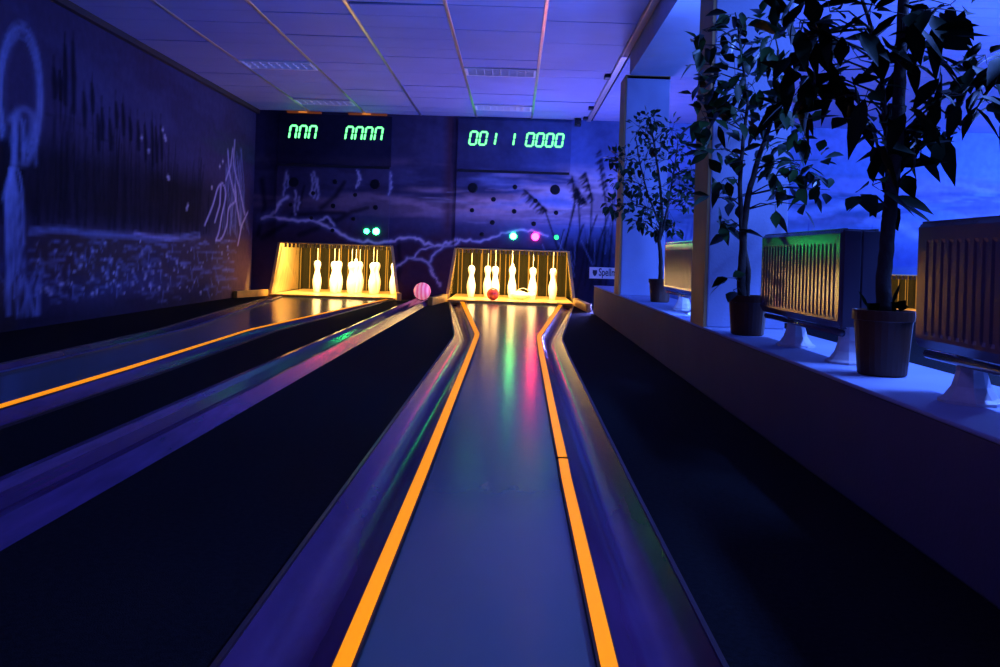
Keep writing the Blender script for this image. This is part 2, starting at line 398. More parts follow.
# pale ghostly figure at the left
for r_, w_, a_ in ((1.0, 0.012, 0.55), (0.86, 0.009, 0.5), (1.10, 0.009, 0.3), (0.95, 0.05, 0.15), (0.92, 0.008, 0.5), (1.04, 0.007, 0.4)):
    lst([(20 + 21*r_*math.sin(t), 96 - 68*r_*math.cos(t)) for t in np.linspace(-2.2, 2.75, 34)], w_, a_)
for k in range(12):
    x = 10 + 25*rng.random(); lst([(x, 112 + 10*rng.random()), (x + 3*rng.normal(), 140), (x + 2*rng.normal(), 165)], 0.016, 0.3)
lst([(10,120),(20,110),(30,112),(32,130),(24,150)], 0.03, 0.4)
for k in range(22):
    x = 4 + 18*rng.random(); lst([(12 + 0.25*(x-12), 168), (x*1.0, 200), (x*1.15, 240), (x*1.3, 275 + 25*rng.random())], [0.008,0.010,0.008,0.005], 0.4)
lst([(3,200),(8,180),(14,168),(20,176),(23,205),(24,245)], 0.014, 0.55)
for k in range(16):
    x = 8 + 32*rng.random(); lst([(x, 315), (x+4*rng.normal(), 290), (x+8*rng.normal(), 262+15*rng.random())], [0.014,0.012,0.005], 0.3)
# water edge, ripples and bubbles
for dy, w_ in ((0, 0.010), (2.2, 0.008), (4.5, 0.018)):
    lst([(30,229+dy),(60,227+dy),(95,231+dy),(130,232.5+dy),(150,236+dy),(178,235+dy),(200,233+dy)], w_, 0.45)
lst([(135,233),(150,236),(165,238),(178,238)], 0.022, 0.4, (0.55,0.5,0.8))
for k in range(150):
    x = 25 + 205*rng.random(); y = 240 + 62*rng.random()**1.3; L = 2 + 10*rng.random()
    lst([(x, y), (x+L*0.5, y-0.6), (x+L, y+0.4)], 0.007 + 0.008*rng.random(), 0.32)
for k in range(110):
    x = 35 + 200*rng.random(); y = 240 + 55*rng.random(); r_ = 0.006 + 0.014*rng.random()**2
    lst([(x, y), (x+0.25, y+0.4)], r_, 0.75, (0.65,0.7,0.9))
for k in range(70):
    x = 30 + 190*rng.random(); y = 245 + 45*rng.random()
    lst([(x, y), (x+2*rng.normal(), y+5+8*rng.random())], 0.008, 0.33)
for (x, y) in ((163,129),(165,136),(166,139),(168,176),(169,178),(188,205),(187,208),(212,187),(223,161),(220,166),(142,137),(149,150)):
    lst([(x,y),(x,y+1.2)], 0.016, 0.8, P_pale)
# weeping strands beside the corner
for pts in ([(205,225),(213,205),(218,188),(223,184),(226,195),(222,215),(219,232),(216,240)], [(216,241),(222,238),(227,225),(229,208),(236,200),(235,185)], [(228,150),(230,175),(236,200),(240,225)], [(235,140),(234,165),(240,190),(245,215)], [(238,245),(242,225),(248,212)], [(226,180),(231,165),(233,148)], [(221,186),(220,205),(215,222)]):
    lst(pts, 0.013, 0.85, (0.62,0.60,0.85))
for k in range(26):
    x = 226 + 16*rng.random(); lst([(x, 145 + 25*rng.random()), (x+2*rng.normal()+1, 190), (x + 4*rng.normal()+2, 225 + 15*rng.random())], 0.009, 0.33)

cw.C[:] = np.clip(cw.C * (np.array([0.8,0.75,0.85]) + 0.5*sm(X,-0.6,0.8)[...,None]*np.array([-.2,.3,.6])), 0, .9)
def paint(ob, canv, fa, fb):
    me = ob.data; n = len(me.vertices); co = np.empty(n*3, np.float32); me.vertices.foreach_get('co', co); co = co.reshape(-1, 3) + np.array(ob.matrix_world.translation if not ob.parent else world(ob))
    c = np.ones((n, 4), np.float32); c[:, :3] = canv.sample(co[:, fa], co[:, fb])
    at_ = me.color_attributes.new('Paint', 'FLOAT_COLOR', 'POINT'); at_.data.foreach_set('color', c.ravel())
def patch(mb, p00, p10, p01, p11, step=0.014):
    p00, p10, p01, p11 = map(Vector, (p00, p10, p01, p11))
    na = max(1, int(max((p10-p00).length, (p11-p01).length) / step)); nb = max(1, int(max((p01-p00).length, (p11-p10).length) / step))
    vs = []; fs = []
    for i in range(na+1):
        a = p00.lerp(p10, i/na); b = p01.lerp(p11, i/na)
        for j in range(nb+1): vs.append(a.lerp(b, j/nb))
    for i in range(na):
        for j in range(nb):
            k = i*(nb+1)+j; fs.append((k, k+nb+1, k+nb+2, k+1))
    mb.add(vs, fs)

# ------------------------------------------------------------------ the room
XR, YB = 7.0, -4.0
PITS = [(-2.045, 0.615), (-0.025, 0.615), (4.52, 0.47)]
HT, HB, ZB = 0.63, 0.72, 0.0
mb = MB()
zt = 0.615
patch(mb, (XW,YW,zt), (XR,YW,zt), (XW,YW,ZC), (XR,YW,ZC))
edges = [XW] + [e for c, t in PITS for e in (c, c)] + [XR]
def low(xa, ta, xb, tb, z0=0.0, z1=zt): patch(mb, (xa,YW,z0), (xb,YW,z0), (ta,YW,z1), (tb,YW,z1))
c1, c2, c3 = [c for c, _ in PITS]
low(XW, XW, c1-HB, c1-HT); low(c1+HB, c1+HT, c2-HB, c2-HT); low(c2+HB, c2+HT, c3-HB, c3-HT); low(c3+HB, c3+HT, XR, XR)
patch(mb, (c3-HT,YW,0.47), (c3+HT,YW,0.47), (c3-HT,YW,zt), (c3+HT,YW,zt))
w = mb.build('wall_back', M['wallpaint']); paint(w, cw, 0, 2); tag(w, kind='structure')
mb = MB(); patch(mb, (XW,YB,0), (XW,YW,0), (XW,YB,ZC), (XW,YW,ZC), 0.02)
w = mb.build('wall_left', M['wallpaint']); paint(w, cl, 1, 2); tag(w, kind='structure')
mb = MB(); mb.quad((XR,YB,0),(XR,YW,0),(XR,YW,ZC),(XR,YB,ZC)); struct(mb, 'wall_right', M['plaster'])
mb = MB(); mb.quad((XW,YB,0),(XR,YB,0),(XR,YB,ZC),(XW,YB,ZC)); struct(mb, 'wall_front', M['mauve'])

# lanes: stations are (y, outer left, strip-out left, inner left, inner right, strip-out right, outer right)
LANE_A = [(-1.5,-.372,-.221,-.190,.128,.158,.303), (1.2,-.372,-.221,-.190,.128,.158,.303), (2.2,-.372,-.224,-.191,.129,.160,.305), (5.0,-.376,-.238,-.203,.152,.186,.322), (5.9,-.380,-.246,-.208,.164,.200,.336), (6.12,-.392,-.252,-.214,.170,.208,.348), (9.95,-.70,-.575,-.525,.50,.55,.675), (10.08,-.70,-.59,-.54,.515,.565,.675)]
LANE_B = [(-1.5,-2.215,-2.075,-2.045,-1.625,-1.575,-1.43), (3.9,-2.225,-2.085,-2.055,-1.675,-1.632,-1.48), (5.74,-2.26,-2.115,-2.08,-1.725,-1.690,-1.54), (5.95,-2.28,-2.125,-2.09,-1.725,-1.688,-1.54), (9.95,-2.70,-2.60,-2.55,-1.45,-1.41,-1.36), (10.08,-2.705,-2.62,-2.57,-1.43,-1.39,-1.345)]
def dens(st):
    out = []
    for a, b in zip(st[:-1], st[1:]):
        n = max(1, int((b[0]-a[0]) / 0.35))
        for k in range(n): out.append(tuple(x + (y-x)*k/n for x, y in zip(a, b)))
    out.append(st[-1]); return out
def lane(name, st, label, left_orange, seam=None):
    st = dens(st); root = thing(name, (0.5*(st[0][3]+st[0][4]), 1.2, 0), label, 'bowling lane')
    mb = MB()
    for a, b in zip(st[:-1], st[1:]):
        mb.hexa([(a[3],a[0],-.05),(a[4],a[0],-.05),(b[4],b[0],-.05),(b[3],b[0],-.05)], [(a[3],a[0],0),(a[4],a[0],0),(b[4],b[0],0),(b[3],b[0],0)])
    mb = MB(); vs = []; fs = []
    for s in st: vs += [(s[3]-.002, s[0], 0), (s[4]+.002, s[0], 0), (s[3]-.002, s[0], -.06), (s[4]+.002, s[0], -.06)]
    for i in range(len(st)-1):
        k = 4*i; fs += [(k,k+1,k+5,k+4), (k+2,k,k+4,k+6), (k+1,k+3,k+7,k+5)]
    fs += [(0,2,3,1)]
    mb.add(vs, fs); mb.build('lane_surface', M['lino'], root)
    for (io, ii, side) in ((2,3,-1), (5,4,1)):
        orange = side == 1 or left_orange
        H, G = 0.009, 0.004
        segs = [(st, 'edge_strip')]
        if seam and side == 1:
            k = min(range(len(st)), key=lambda i: abs(st[i][0]-seam))
            lo = st[:k] + [(seam-.012,) + st[k][1:]]; hi = [(seam+.012,) + st[k][1:]] + st[k+1:]
            segs = [(lo, 'edge_strip'), (hi, 'edge_strip')]
        for sg, nm in segs:
            core, skin = MB(), MB(); cv = []; cf = []; sv = []; sf = []
            for s in sg:
                xo, xi = s[io], s[ii]
                cv += [(xi, s[0], -.03), (xi, s[0], H), (xo, s[0], H), (xo, s[0], -.03)]
                ins = 0.0045 * side
                sv += [(xi+ins, s[0], H+.0005), (xi+ins, s[0], H+.002), (xo-ins*0.6, s[0], H+.002), (xo-ins*0.6, s[0], H+.0005)]
            for i in range(len(sg)-1):
                for q in range(3):
                    k = 4*i+q; cf.append((k,k+1,k+5,k+4)); sf.append((k,k+1,k+5,k+4))
            n4 = 4*(len(sg)-1)
            cf += [(0,3,2,1),(n4,n4+1,n4+2,n4+3)]; sf += [(0,3,2,1),(n4,n4+1,n4+2,n4+3)]
            core.add(cv, cf); skin.add(sv, sf)
            c = core.build(nm, M['strip_side'], root)
            t = skin.build('strip_tape', M['orange'] if (orange and name == 'bowling_lane') else (M['orange_dim'] if orange else M['plainstrip']), c)
            t['label'] = 'glowing fluorescent orange tape' if orange else 'dull violet tape'
        # gutter: a shallow round channel with a low outer rim
        g = MB(); gv = []; gf = []; io_out = 1 if side < 0 else 6
        N = 12
        for s in st:
            xi, xo = s[io], s[io_out]
            for q in range(N+1):
                t = q/N
                z = 0.004 - 0.042 * math.sin(PI * min(1, t*1.04))**0.8 if t < 0.96 else 0.006
                gv.append((xi + (xo-xi)*t, s[0], z))
        for i in range(len(st)-1):
            for q in range(N):
                k = i*(N+1)+q; gf.append((k,k+1,k+N+2,k+N+1) if side > 0 else (k,k+N+1,k+N+2,k+1))
        g.add(gv, gf); gt = g.build('gutter', M['gutter'], root, smooth=True)
        rm = MB(); rv = []; rf = []
        for s in st:
            xo = s[io_out]; d = side
            rv += [(xo-.005*d, s[0], -.01), (xo-.005*d, s[0], .008), (xo+.003*d, s[0], .008), (xo+.004*d, s[0], -.01)]
        for i in range(len(st)-1):
            for q in range(3):
                k = 4*i+q; rf.append((k,k+1,k+5,k+4))
        rm.add(rv, rf); rm.build('gutter_rim', M['rim'], gt)
    return root, st
laneA, sA = lane('bowling_lane', LANE_A, 'slate grey skittle lane with two orange edge strips leading straight to the pins', True, seam=2.42)
laneB, sB = lane('bowling_lane', LANE_B, 'grey skittle lane beside the painted left wall with one orange edge strip', False)

# carpet between the lanes
ys = sorted(set([YB, 12.2] + [s[0] for s in sA] + [s[0] for s in sB]))
def edge(st, y, i):
    if y <= st[0][0]: return st[0][i]
    for a, b in zip(st[:-1], st[1:]):
        if a[0] <= y <= b[0]: return a[i] + (b[i]-a[i])*(y-a[0])/(b[0]-a[0]+1e-9)
    return st[-1][i]
mb = MB()
for a, b in zip(ys[:-1], ys[1:]):
    ins = a >= -1.5 and b <= 10.081
    if ins:
        for (f0, f1) in ((lambda y: XW, lambda y: edge(sB,y,1)), (lambda y: edge(sB,y,6), lambda y: edge(sA,y,1)), (lambda y: edge(sA,y,6), lambda y: XR)):
            mb.quad((f0(a),a,0),(f1(a),a,0),(f1(b),b,0),(f0(b),b,0))
    else:
        mb.quad((XW,a,0),(XR,a,0),(XR,b,0),(XW,b,0))
mb.quad((XW,YB,-.1),(XR,YB,-.1),(XR,12.2,-.1),(XW,12.2,-.1))
struct(mb, 'floor', M['carpet'])

# ceiling with planks, bars, edge channel
mb = MB()
mb.quad((XW,YB,ZC+.02),(XW,YW,ZC+.02),(XR,YW,ZC+.02),(XR,YB,ZC+.02))
ceil = struct(mb, 'ceiling', M['groove'])
BARS = [-2.385,-1.75,-1.118,-.4815,.154]
cols_ = [XW] + BARS + [XL]
pl = MB(); r2 = random.Random(3)
cells = []
for ci, (x0, x1) in enumerate(zip(cols_[:-1], cols_[1:])):
    y = YB; k = 0
    while y < YW - 0.01:
        y1 = min(YW, y + 0.3125)
        light = ci in (1, 4) and (abs((y+y1)/2 - 7.65) < 0.16 or abs((y+y1)/2 - 9.5) < 0.16)
        if not light:
            g = 0.004; dz = r2.choice([0,0,0,0.003,-0.002])
            tilt = 0
            if ci == 3 and y < 5.72 < y1: tilt = 0.035
            if ci == 5 and r2.random() < 0.3: dz2 = 0.012
            else: dz2 = 0
            a0 = (x0+.006, y+g, ZC+dz); a1 = (x1-.006, y+g, ZC+dz+dz2)
            b1 = (x1-.006, y1-g, ZC+dz); b0 = (x0+.006, y1-g, ZC+dz)
            if tilt: a0 = (a0[0]+.008, a0[1]+.075, ZC+.004); a1 = (a1[0], a1[1]+.025, ZC)
            pl.hexa([a0,a1,b1,b0], [(p[0],p[1],p[2]+.012) for p in (a0,a1,b1,b0)])
        else: cells.append((x0, x1, y, y1))
        y = y1
pl.build('ceiling_planks', M['tile'], ceil)
pr = MB(); y = YB
while y < YW - 0.01:
    y1 = min(YW, y + 0.2); pr.hexa([(XL+.05,y+.003,ZC),(XR,y+.003,ZC),(XR,y1-.003,ZC),(XL+.05,y1-.003,ZC)], [(XL+.05,y+.003,ZC+.012),(XR,y+.003,ZC+.012),(XR,y1-.003,ZC+.012),(XL+.05,y1-.003,ZC+.012)]); y = y1
pr.build('ceiling_planks', M['tile'], ceil)
for i, x in enumerate(BARS):
    mb = MB(); mb.box((x-.012,YB,ZC-.006),(x+.012,YW,ZC+.012)); struct(mb, 'trim_%d' % (i+1), M['alu'], bevel=.003)
mb = MB(); mb.box((XL-.025,YB,ZC-.022),(XL+.025,YW-.05,ZC+.012)); ch = struct(mb, 'trim_6', mat('dull aluminium channel', (.45,.42,.42), .4, metal=.6), bevel=.004)
for y in (7.72, 9.35, 10.05):
    mb = MB(); mb.box((XL-.075,y-.05,ZC-.032),(XL-.022,y+.05,ZC-.002)); mb.build('clip', M['black'], ch, bevel=.006)
mb = MB(); mb.box((XL-.16,10.14,ZC-.085),(XL-.09,10.24,ZC-.002)); mb.disc_y((XL-.125,10.14,ZC-.05), .03, .03)
tag(mb.build('ceiling_spotlight', M['black'], bevel=.008, origin=(XL-.125,10.19,ZC)), 'small black spot lamp in the ceiling corner near the end wall', 'lamp')
mb = MB(); mb.quad((XW,YB,ZC),(XW+.045,YB,ZC-.045),(XW+.045,YW,ZC-.045),(XW,YW,ZC)); mb.quad((XW,YB,ZC-.045),(XW+.045,YB,ZC-.045),(XW+.045,YW,ZC-.045),(XW,YW,ZC-.045)); mb.quad((XW+.045,YB,ZC),(XW+.045,YB,ZC-.045),(XW+.045,YW,ZC-.045),(XW+.045,YW,ZC))
struct(mb, 'trim_7', mat('dark brown cove', (.03,.02,.02), .6))

# unlit louvred ceiling lights
def cell_lights():
    by = {}
    for (x0,x1,y,y1) in cells: by.setdefault((x0,x1, 0 if y < 8.6 else 1), []).append((y,y1))
    return [(k[0],k[1],min(a for a,b in v),max(b for a,b in v)) for k, v in sorted(by.items())]
LBL = ['unlit louvred ceiling lamp over the left lane, nearer the camera', 'unlit louvred ceiling lamp over the left lane, close to the left scoreboard', 'unlit louvred ceiling lamp over the central lane, nearer the camera', 'unlit louvred ceiling lamp over the central lane, close to the right scoreboard']
for (x0,x1,y0,y1), lb in zip(cell_lights(), LBL):
    root = thing('ceiling_light', ((x0+x1)/2,(y0+y1)/2,ZC), lb, 'ceiling light', 'louvred ceiling lamps')
    f = MB()
    X0,X1,Y0,Y1 = x0+.016,x1-.016,y0+.006,y1-.006
    for lo, hi in (((X0,Y0),(X1,Y0+.02)),((X0,Y1-.02),(X1,Y1)),((X0,Y0+.02),(X0+.02,Y1-.02)),((X1-.02,Y0+.02),(X1,Y1-.02))): f.box((*lo,ZC-.012),(*hi,ZC+.010))
    f.build('frame', M['louvre'], root)
    l = MB(); n = 8
    for k in range(1, n): xx = X0+.02+(X1-X0-.04)*k/n; l.box((xx-.003,Y0+.02,ZC-.010),(xx+.003,Y1-.02,ZC+.006))
    for k in range(1, 3): yy = Y0+.02+(Y1-Y0-.04)*k/3; l.box((X0+.02,yy-.004,ZC-.008),(X1-.02,yy+.004,ZC+.006))
    l.build('louvre', M['louvre'], root)
    l = MB(); l.quad((X0+.02,Y0+.02,ZC+.008),(X0+.02,Y1-.02,ZC+.008),(X1-.02,Y1-.02,ZC+.008),(X1-.02,Y0+.02,ZC+.008)); l.build('reflector', M['louvre'], root)

# low partition wall, pillars and bulkhead between the rooms
XB = 1.15; YE = 8.9
mb = MB(); mb.box((XL+.002,YB,0),(XB,YE,ZL)); wp = struct(mb, 'wall_partition', M['mauve'], bevel=.006)
mb = MB(); mb.box((XL,YB,ZL-.004),(XB+.01,YE+.005,ZL+.006)); t = mb.build('ledge_top', M['plaster'], wp, bevel=.003)
def pillar(y0, y1, name, z1=1.94):
    mb = MB(); mb.box((XL+.012,y0,ZL+.006),(XL+.34,y1,z1)); p = struct(mb, name, M['plaster'], bevel=.006)
    mb = MB(); mb.box((XL,y0+.004,ZL+.006),(XL+.014,y1-.002,z1)); mb.build('shaded_side', M['tan'], p)  # thin sheet giving the side face its unlit brown tone as colour
pillar(6.80, 7.12, 'wall_pillar'); pillar(3.76, 4.04, 'wall_pillar.001')
mb = MB(); mb.box((XL+.03,YB,1.94),(1.48,6.8,ZC)); struct(mb, 'trim_8', M['plaster'])
mb = MB(); mb.box((XL-.0,6.80,1.915),(XL+.34,6.812,1.942)); struct(mb, 'trim_9', M['tan'])

# ------------------------------------------------------------------ pin pits
def pit(cx, ztop, label, full=True):
    root = thing('pin_pit', (cx, YW, 0), label, 'pin pit', 'pin pits')
    yb, zc = 11.85, 1.25
    m_ = MB(); m_.box((cx-HB,10.166,-.03),(cx+HB,yb,.022)); m_.build('pit_floor', M['wood'], root, bevel=.004)
    m_ = MB(); n = 120; vs = []; fs = []
    for i in range(n+1):
        x = cx - .78 + 1.56*i/n; y = yb + .006*math.sin(i*0.9)
        vs += [(x,y,.02),(x,y,zc)]
    fs = [(2*i,2*i+2,2*i+3,2*i+1) for i in range(n)]
    m_.add(vs, fs); m_.build('back_curtain', M['curtain'], root, smooth=True)
    for s in (-1, 1):
        m_ = MB(); k = ztop/0.615
        xb0, xt0 = cx+s*HB, cx+s*(HB-(HB-HT)); e = s*.03
        # front trapezoid edge then straight walls to the curtain
        zt_ = ztop
        m_.hexa([(xb0,YW-.004,.02),(xb0+e,YW+.0,.02),(cx+s*.78+e,yb,.02),(cx+s*.78,yb,.02)], [(xt0,YW-.004,zt_),(xt0+e,YW,zt_),(cx+s*.78+e,yb,zt_),(cx+s*.78,yb,zt_)])
        m_.quad((xt0,YW+.02,zt_),(cx+s*.78,yb,zt_),(cx+s*.78,yb,zc),(xt0,YW+.02,zc))
        m_.build('side_panel', M['pitside'], root)
    m_ = MB(); m_.box((cx-HT-.06,YW+.02,zc),(cx+HT+.06,yb,zc+.02)); m_.build('pit_ceiling', M['black'], root)
    m_ = MB(); m_.box((cx-HT,YW-.012,ztop-.010),(cx+HT,YW+.012,ztop+.004)); m_.build('top_rail', M['gold'], root, bevel=.002)
    m_ = MB(); n = 26
    m_.box((cx-HT,YW+.10,ztop-.012),(cx+HT,YW+.14,ztop+.05))
    for i in range(n):
        x = cx - HT + .03 + (2*HT-.06)*i/(n-1); m_.box((x-.013,YW+.10,ztop-.055),(x+.013,YW+.13,ztop-.012))
    m_.build('string_guide', M['black'], root)
    # kerb boards
    m_ = MB(); m_.box((cx-HB+.02,10.12,-.02),(cx+HB-.02,10.165,.028)); m_.build('threshold', M['kerb'], root, bevel=.004)
    return root
pitA = pit(*PITS[0], 'lit yellow pin pit at the end of the left lane beside the painted wall')
pitB = pit(*PITS[1], 'lit yellow pin pit at the end of the central lane, red ball inside')
pitC = pit(*PITS[2], 'distant yellow pin pit glimpsed between the radiators beyond the low wall')
def kerb(root, a, b, ht=.085, th=.05):
    a, b = Vector(a), Vector(b); d = (b-a).normalized(); nrm = Vector((-d.y, d.x, 0))*th*0.5
    m_ = MB(); m_.hexa([a+nrm,a-nrm,b-nrm,b+nrm], [p+Vector((0,0,ht)) for p in (a+nrm,a-nrm,b-nrm,b+nrm)]); m_.build('kerb_board', M['kerb'], root, bevel=.005)
kerb(pitB, (c2-HB-.02,10.22,.0), (-.855,9.35,.0)); kerb(pitB, (c2+HB+.02,10.22,.0), (.770,9.05,.0))
kerb(pitA, (c1-HB-.03,10.22,.0), (-2.96,9.6,.0), .075); kerb(pitA, (c1+HB+.02,10.22,.0), (c1+HB+.05,10.12,.0))

# pins
PIN = [(.030,0),(.034,.006),(.044,.06),(.050,.12),(.049,.155),(.040,.20),(.029,.245),(.026,.268),(.029,.29),(.037,.318),(.040,.340),(.036,.365),(.024,.382),(.008,.388)]
KING = PIN[:-2] + [(.026,.386),(.016,.398),(.017,.412),(.011,.424),(.004,.428)]
def make_pin(prof, top):
    root = thing('skittle_pin', (0,0,0), 'x', 'pin')
    m_ = MB(); m_.lathe([(r_*1.07, z_) for r_, z_ in prof], n=28); m_.build('pin_body', M['pin'], root, smooth=True)
    m_ = MB(); m_.tube([(0,0,top-.002),(0.002,0,top+.3),(0,0,1.20)], .0035, 6); m_.build('string', M['cord'], root)
    return root
pin_proto = make_pin(PIN, .388); king_proto = make_pin(KING, .428)
usedp = set()
def place_pin(proto, x, y, label, group):
    if proto.name in usedp: p = copy_tree(proto)
    else: p = proto; usedp.add(proto.name)
    p.location = (x, y, .0225); p['label'] = label; p['group'] = group
    return p
PY = 11.02
GA, GB = 'pins standing in the left lane pit', 'pins standing in the central lane pit'
ca = -1.93
for dx, dy, k, lb in ((-.5,0,0,'white skittle pin standing alone at the left of the left pit'),
                      (-.25,-.14,0,'white skittle pin in front of the second pair of the left pit'),
                      (-.25,.14,0,'white skittle pin at the back of the second pair of the left pit'),
                      (0,-.28,0,'front white skittle pin of the middle three in the left pit'),
                      (0,0,1,'taller knobbed king pin amid the middle three of the left pit'),
                      (0,.28,0,'rearmost white skittle pin of the middle three in the left pit'),
                      (.25,-.14,0,'white skittle pin in front of the fourth pair of the left pit'),
                      (.25,.14,0,'white skittle pin at the back of the fourth pair of the left pit'),
                      (.5,0,0,'white skittle pin half hidden by the right edge of the left pit')):
    place_pin(king_proto if k else pin_proto, ca+dx*.94, PY+dy, lb, GA)
for dx, dy, k, lb in ((-.5,0,0,'white skittle pin standing alone at the left of the central pit'),
                      (-.305,.14,0,'rear white skittle pin of the close pair behind the red ball'),
                      (-.205,-.14,0,'front white skittle pin of the close pair just behind the red ball'),
                      (0,0,1,'taller knobbed king pin in the middle of the central pit'),
                      (.25,-.14,0,'white skittle pin standing right of the fallen pin in the central pit'),
                      (.5,0,0,'white skittle pin standing alone at the right of the central pit')):
    place_pin(king_proto if k else pin_proto, c2+dx+.012, PY+dy, lb, GB)
# fallen pin with its slack string
fp = thing('skittle_pin', (c2+.02,10.88,.0225), 'white skittle pin lying fallen on the floor of the central pit', 'pin', GB)
m_ = MB(); m_.lathe(PIN, n=28)
body = m_.build('pin_body', M['pin'], fp, smooth=True)
body.rotation_euler = (math.radians(25), math.radians(-91), math.radians(8)); body.location = (.19,0,.05)
body.rotation_euler = (0, math.radians(88), math.radians(-48)); body.location = (.0,-.02,.051)
m_ = MB(); pts = [(c2+.02+.235+.02*math.sin(t*3), 10.82 - .06*t, .06+.10*math.sin(PI*t)) for t in (0,)]
arc = [(c2+.02+.23-.26*t, 10.80-.05*math.sin(PI*t), .075+.085*math.sin(PI*min(1,t*1.05+.08))) for t in np.linspace(0,1,14)]
arc += [(c2+.0, 10.84, .3), (c2+.03, 10.9, 1.2)]
m_.tube(arc, .0045, 6); m_.build('string', M['cord'], fp)

# balls
m_ = MB(); BR = .072; bc = Vector((-.228,10.36,.0235+BR)); m_.sphere(bc, BR)
tag(m_.build('bowling_ball', M['redball'], smooth=True, origin=bc), 'dark red ball lying in the central pit in front of the pins', 'ball')
# ball return track
TX0, TX1 = -1.07, -.915
prof = [(-1.095,0),(-1.085,.040),(-1.062,.042),(-1.045,.026),(-1.00,.014),(-.948,.026),(-.930,.046),(-.915,.046),(-.888,.0)]
tr = thing('ball_return', (-1.0,5.0,0), 'long violet ball return track running along the carpet between both lanes', 'ball return')
m_ = MB(); ysn = list(np.linspace(-.5,10.14,40)); vs = []; fs = []
for y in ysn:
    for (x,z) in prof: vs.append((x, y, z))
n = len(prof)
for i in range(len(ysn)-1):
    for q in range(n-1): k = i*n+q; fs.append((k,k+n,k+n+1,k+1))
fs += [tuple(range(n)), tuple((len(ysn)-1)*n+q for q in range(n-1,-1,-1))]
m_.add(vs, fs); m_.build('track', M['track'], tr)
m_ = MB(); m_.box((-1.12,10.14,0),(-.885,10.29,.05)); m_.build('track_head', M['black'], tr, bevel=.006)
BP = .096; bc = Vector((-1.004,9.98,.139)); m_ = MB(); m_.sphere(bc, BP)
bz = .0
m_b = m_.build('bowling_ball', M['pinkball'], smooth=True, origin=bc)
m_b.location.z = .018 + BP + .006
tag(m_b, 'glowing pink ball resting at the far end of the ball return track', 'ball')

# ------------------------------------------------------------------ scoreboards and machine fronts
SEG = {'0':'abcdef','1':'bc','n':'abcef'}
def digit_mb(px0, px1, py0, py1, ch, yfront):
    m_ = MB(); x0, z1 = wall_xz(px0, py0); x1, z0 = wall_xz(px1, py1)
    x0 += .006; x1 -= .008; w, h = x1-x0, z1-z0; t = 0.021; sl = 0.14*h
    P = lambda fx, fz: (x0 + (w-sl)*fx + sl*fz, z0 + h*fz)
    pts = {'tl':P(0,1),'tr':P(1,1),'ml':P(0,.5),'mr':P(1,.5),'bl':P(0,0),'br':P(1,0)}
    segs = {'a':('tl','tr'),'b':('tr','mr'),'c':('mr','br'),'d':('bl','br'),'e':('ml','bl'),'f':('tl','ml')}
    for s in SEG[ch]:
        p, q = Vector(pts[segs[s][0]]), Vector(pts[segs[s][1]]); d = (q-p).normalized(); nn = Vector((-d.y, d.x))*t*.5
        p2, q2 = p + d*.006, q - d*.006
        c = [p2 - d*.004, p2+nn+d*.004, q2+nn-d*.004, q2+d*.004, q2-nn-d*.004, p2-nn+d*.004]
        m_.add([(a.x,yfront,a.y) for a in c] + [(a.x,yfront+.006,a.y) for a in c], [(0,1,2,3,4,5),(11,10,9,8,7,6)] + [(i,(i+1)%6,6+(i+1)%6,6+i) for i in range(6)])
    return m_
def scoreboard(x0, x1, digits, label):
    z0, z1 = 1.515, 2.085
    root = thing('scoreboard', ((x0+x1)/2, YW, (z0+z1)/2), label, 'scoreboard', 'scoreboards on the end wall')
    m_ = MB(); yf = YW-.035
    patch(m_, (x0,yf,z0),(x1,yf,z0),(x0,yf,z1),(x1,yf,z1), .016)
    m_.box((x0,yf+.001,z0),(x1,YW-.001,z1))
    p = m_.build('display_panel', M['wallpaint'], root)
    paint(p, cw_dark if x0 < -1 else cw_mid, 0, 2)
    m_ = MB(); m_.box((x0+.01,YW-.030,z0-.028),(x1-.01,YW-.002,z0-.003)); m_.build('slot', M['black'], root)
    for (a,b,c,d,chh) in digits: digit_mb(a,b,c,d,chh,yf-.004).build('digit', M['digit'], root)
    return root
# the upper boards carry darker paint
import copy as _c
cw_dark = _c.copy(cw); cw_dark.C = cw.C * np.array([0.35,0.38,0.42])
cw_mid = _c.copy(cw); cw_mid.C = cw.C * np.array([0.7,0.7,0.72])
dl = [(289.6,298.5,126,139,'n'),(299.3,308.2,126.2,139.2,'n'),(309,318,126.4,139.4,'n'),(345.6,354.6,127.2,140.2,'n'),(355.2,364.2,127.5,140.5,'n'),(364.8,373.8,127.8,140.8,'n'),(374.6,384,128,141,'n')]
dr = [(469,478.3,132,145,'0'),(478.8,488,132.3,145.3,'0'),(489,497,133,145.5,'1'),(507.5,515.5,133.3,146,'1'),(525.3,534.8,133.6,146.6,'0'),(535.3,544.6,133.9,146.9,'0'),(545.1,554.2,134.2,147.2,'0'),(554.8,564,134.4,147.4,'0')]
scoreboard(-2.735,-1.44,dl,'dark scoreboard above the left pit showing seven open-bottomed green digits')
scoreboard(-.685,.61,dr,'blue scoreboard above the central pit reading 001 1 0000 in green')
